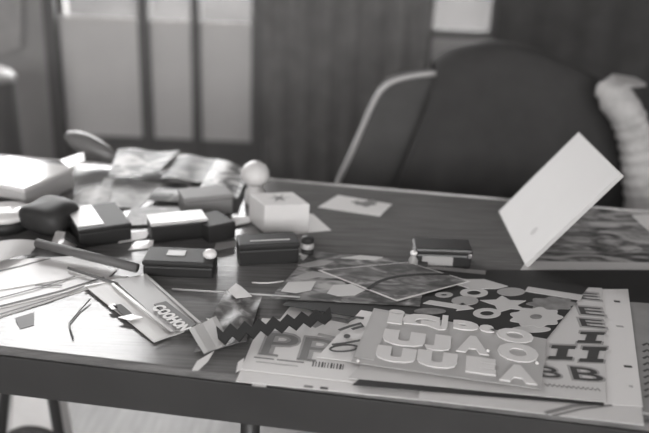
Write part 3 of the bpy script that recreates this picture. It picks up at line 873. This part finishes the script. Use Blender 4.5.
pr('photo_print', [(62, 214, .006), (106, 212, .006), (112, 190, .010), (82, 188, .008)], 'print_f', [(.3, .2), (.5, .4), (.65, .6), (.8, .6)], 'curled white-streaked photo print beside the dark pouch', 7.7, lambda u, v: .005 * math.sin(u * 3.1))
pr('photo_print', [(122, 226, .004), (180, 222, .004), (196, 207, .004), (132, 207, .004)], 'print_g', [(.3, .12), (.5, .2), (.65, .32), (.8, .5)], 'grey photo print under the pale-lidded dark box', 8.2)
def scrap(quad, label, m=white_p, bump=None, th=.0008):
    return tag(sheet('paper_scrap', quad, m, th=th, nx=6, ny=3, bump=bump), label, 'paper')
scrap([(128, 250, .002), (152, 248, .002), (154, 240, .006), (136, 241, .004)], 'bright white scrap left of the paper punch', gloss_w)
scrap([(118, 243, .003), (146, 238, .003), (150, 231, .004), (124, 233, .004)], 'pale scrap between dark case and pale-lidded box')
scrap([(222, 228, .004), (250, 222, .004), (250, 216, .004), (228, 218, .004)], 'narrow white scrap left of the white cube', white_p)
scrap([(214, 250, .001), (238, 246, .001), (240, 240, .001), (216, 243, .001)], 'small grey scrap left of the black lined box', grey_p)
scrap([(50, 246, .012), (72, 252, .004), (80, 241, .004), (56, 231, .014)], 'small folded white scrap between the dark pouch and the grey rod', gloss_w, lambda u, v: .005 * math.sin(u * 3.1))
scrap([(64, 238, .016), (84, 249, .006), (86, 244, .006), (66, 230, .016)], 'narrow dark strip of card beside the folded white scrap', dk2)

# fanned sheets on the left
bright = mat('bright_paper', .7, .35, .5)
def fan(quad, label, m=bright, bump=None):
    return tag(sheet('paper_sheet', quad, m, th=.0008, bump=bump), label, 'paper')
fan([(-70, 345, .001), (-2, 318, .001), (128, 276, .001), (-40, 285, .001)], 'lowest white sheet of the fanned papers on the left', white_p)
s1 = fan([(-70, 325, .0022), (100, 284, .0022), (118, 268, .0022), (-50, 290, .0022)], 'white sheet with ruled lines, second in the fanned papers', bright)
s2 = fan([(-60, 300, .0034), (112, 271, .0034), (92, 255, .0034), (-40, 262, .0034)], 'widest bright sheet on top of the fanned papers', bright)
s3 = fan([(-30, 276, .006), (30, 254, .005), (40, 241, .012), (-20, 246, .010)], 'pale curled sheet under the upper end of the grey rod', pale_p, lambda u, v: .006 * math.sin(u * 3.1))
for pts, pa, z in (([(-5, 299), (40, 287), (75, 276)], s2, .0040), ([(-5, 272), (20, 266), (50, 258)], s2, .0040), ([(0, 314), (50, 299), (92, 283)], s1, .0028), ([(35, 285), (62, 285)], s2, .0040)):
    strip('ruled_line', pts, 2.2, z, midink, pa, th=.0004)
strip('dark_edge', [(0, 306), (60, 291), (104, 277)], 3.2, .0029, mat('soft_ink', .13), s1, th=.0004)
o = sheet('tape_piece', [(20, 329, .0006), (34, 325, .0006), (34, 312, .0026), (15, 318, .0026)], mat('dark_tape', .08, .4), th=.0005, nx=4, ny=4)
tag(o, 'dark piece of tape hanging off the fanned papers onto the table', 'tape')
# long grey rod
rd = tube('rod', [P(37, 243, T + .02), P(137, 268, T + .0125)], .0068, mat('rod_grey', .13, .55, .3), n=14)
tag(rd, 'long grey rod lying slantwise across the fanned papers', 'rod')
rd2 = tube('pencil', [P(68, 268, T + .0075), P(118, 284, T + .0065)], .002, mat('soft_ink', .13), n=6)
tag(rd2, 'thin dark pencil on the fanned papers below the grey rod', 'pencil')
# wire hook
hk = tube('wire_hook', [P(90, 299, T + .0042), P(80, 310, T + .002), P(69, 323, T + .002), P(70, 329, T + .002), P(73, 338, T + .002)], .0011, mat('wire_grey', .12, .3), n=6)
tag(hk, 'thin bent wire hook on the bright bare table top', 'hook')

# clear packet with header card
pkf = clear('clear_film', .7, .82, .35)
pkt = sheet('header_packet', [(154, 342, .003), (201, 325, .003), (146, 274, .005), (84, 285, .005)], pkf, th=.0012, nx=12, ny=10, bump=lambda u, v: .0005 * math.sin(u * 9 + v * 5))
tag(pkt, 'clear plastic packet with a grey printed header card', 'packet')
hq = [(172, 332, .0062), (200, 323, .0062), (146, 275, .0078), (113, 279, .0078)]
hc = sheet('header_card', hq, mat('header_grey', .36, .4), pkt, th=.0006, nx=4, ny=4)
hz = .0072
exq = P(196, 326, T) - P(150, 290, T); exq.z = 0
prism('dark_panel', [P(x, y, T + .0088) for x, y in ((185, 331), (196, 324), (166, 301), (154, 304))], .0016, mat('soft_ink', .13), pkt)
for k, c_ in enumerate('COOHON'):
    letter('printed_letter', c_, 159 + k * 5.0, 307.5 + k * 4.0, .0096, 10, 6.4, mat('letter_pale', .7, .5), pkt, exq, .05, .0004)
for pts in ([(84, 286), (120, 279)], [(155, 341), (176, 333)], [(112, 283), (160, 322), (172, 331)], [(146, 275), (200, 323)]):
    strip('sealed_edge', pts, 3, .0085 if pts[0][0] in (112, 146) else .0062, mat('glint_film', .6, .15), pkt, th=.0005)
prism('dark_charm', [P(x, y, T + .0068) for x, y in ((112, 305), (121, 304), (132, 313), (124, 316))], .001, ink, pkt)
prism('bright_charm', [P(x, y, T + .0068) for x, y in ((108, 306), (114, 303), (118, 308), (112, 309))], .001, gloss_w, pkt)
prism('bright_charm', [P(x, y, T + .0068) for x, y in ((118, 317), (132, 314), (143, 317), (130, 320))], .001, gloss_w, pkt)

# crumpled patterned packet and zigzag trim
cp = sheet('crumpled_packet', [(194, 352, .003), (246, 342, .004), (262, 296, .008), (226, 289, .012)],
           printed('crumpled_print', [(.35, .09), (.5, .16), (.6, .26), (.75, .4)], 40, .35, 1.5, 2), th=.0008, nx=18, ny=14,
           bump=lambda u, v: .0012 * math.sin(u * 8 + v * 5) + .001 * math.sin(v * 11 - u * 6))
tag(cp, 'crumpled glossy patterned packet beside the zigzag trim', 'packet')
sheet('clear_end', [(204, 354, .008), (230, 343, .009), (216, 316, .0125), (189, 329, .010)], clear('thin_film', .6, .5, .3), cp, th=.0006, nx=6, ny=6, bump=lambda u, v: .0006 * math.sin(u * 9))
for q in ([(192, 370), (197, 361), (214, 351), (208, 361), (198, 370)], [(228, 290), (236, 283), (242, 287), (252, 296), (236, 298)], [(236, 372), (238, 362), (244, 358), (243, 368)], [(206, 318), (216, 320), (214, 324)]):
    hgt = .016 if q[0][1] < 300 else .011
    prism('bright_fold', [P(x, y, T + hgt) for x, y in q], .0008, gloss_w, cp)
top_, bot_ = [], []
n_ = 17
for k in range(n_):
    t = k / (n_ - 1)
    x = 218 + 114 * t; y = 336 - 20 * t; am = (4 if k % 2 else -4) * (1 - .3 * t)
    top_.append(P(x - 2, y - 6.5 + am, T + .0125)); bot_.append(P(x, y + 6 - 2 * t + am, T + .0125))
vs = top_ + bot_; vs += [p - Vector((0, 0, .0012)) for p in vs]
fs = []
for k in range(n_ - 1):
    fs += [[k, k + 1, n_ + k + 1, n_ + k], [2 * n_ + k, 3 * n_ + k, 3 * n_ + k + 1, 2 * n_ + k + 1], [k, 2 * n_ + k, 2 * n_ + k + 1, k + 1], [n_ + k, n_ + k + 1, 3 * n_ + k + 1, 3 * n_ + k]]
fs += [[0, n_, 3 * n_, 2 * n_], [n_ - 1, 3 * n_ - 1, 4 * n_ - 1, 2 * n_ - 1]]
z3 = mk('zigzag_trim', vs, fs, mat('black_trim', .02, .8, .2))
tag(z3, 'black zigzag rickrack trim running across to the letter sheets', 'trim')
sk = tube('wooden_stick', [P(172, 289, T + .002), P(300, 297, T + .0115)], .0013, mat('pale_wood', .45, .4), n=8)
tag(sk, 'thin pale wooden stick lying behind the crumpled packet', 'stick')
sk2 = tube('white_wire', spline([P(252, 282.5, T + .0015), P(268, 283, T + .0015), P(284, 281, T + .0015)], 4), .0011, mat('white_cap', .85), n=6)
tag(sk2, 'short white wire curved on the table below the black box', 'wire')
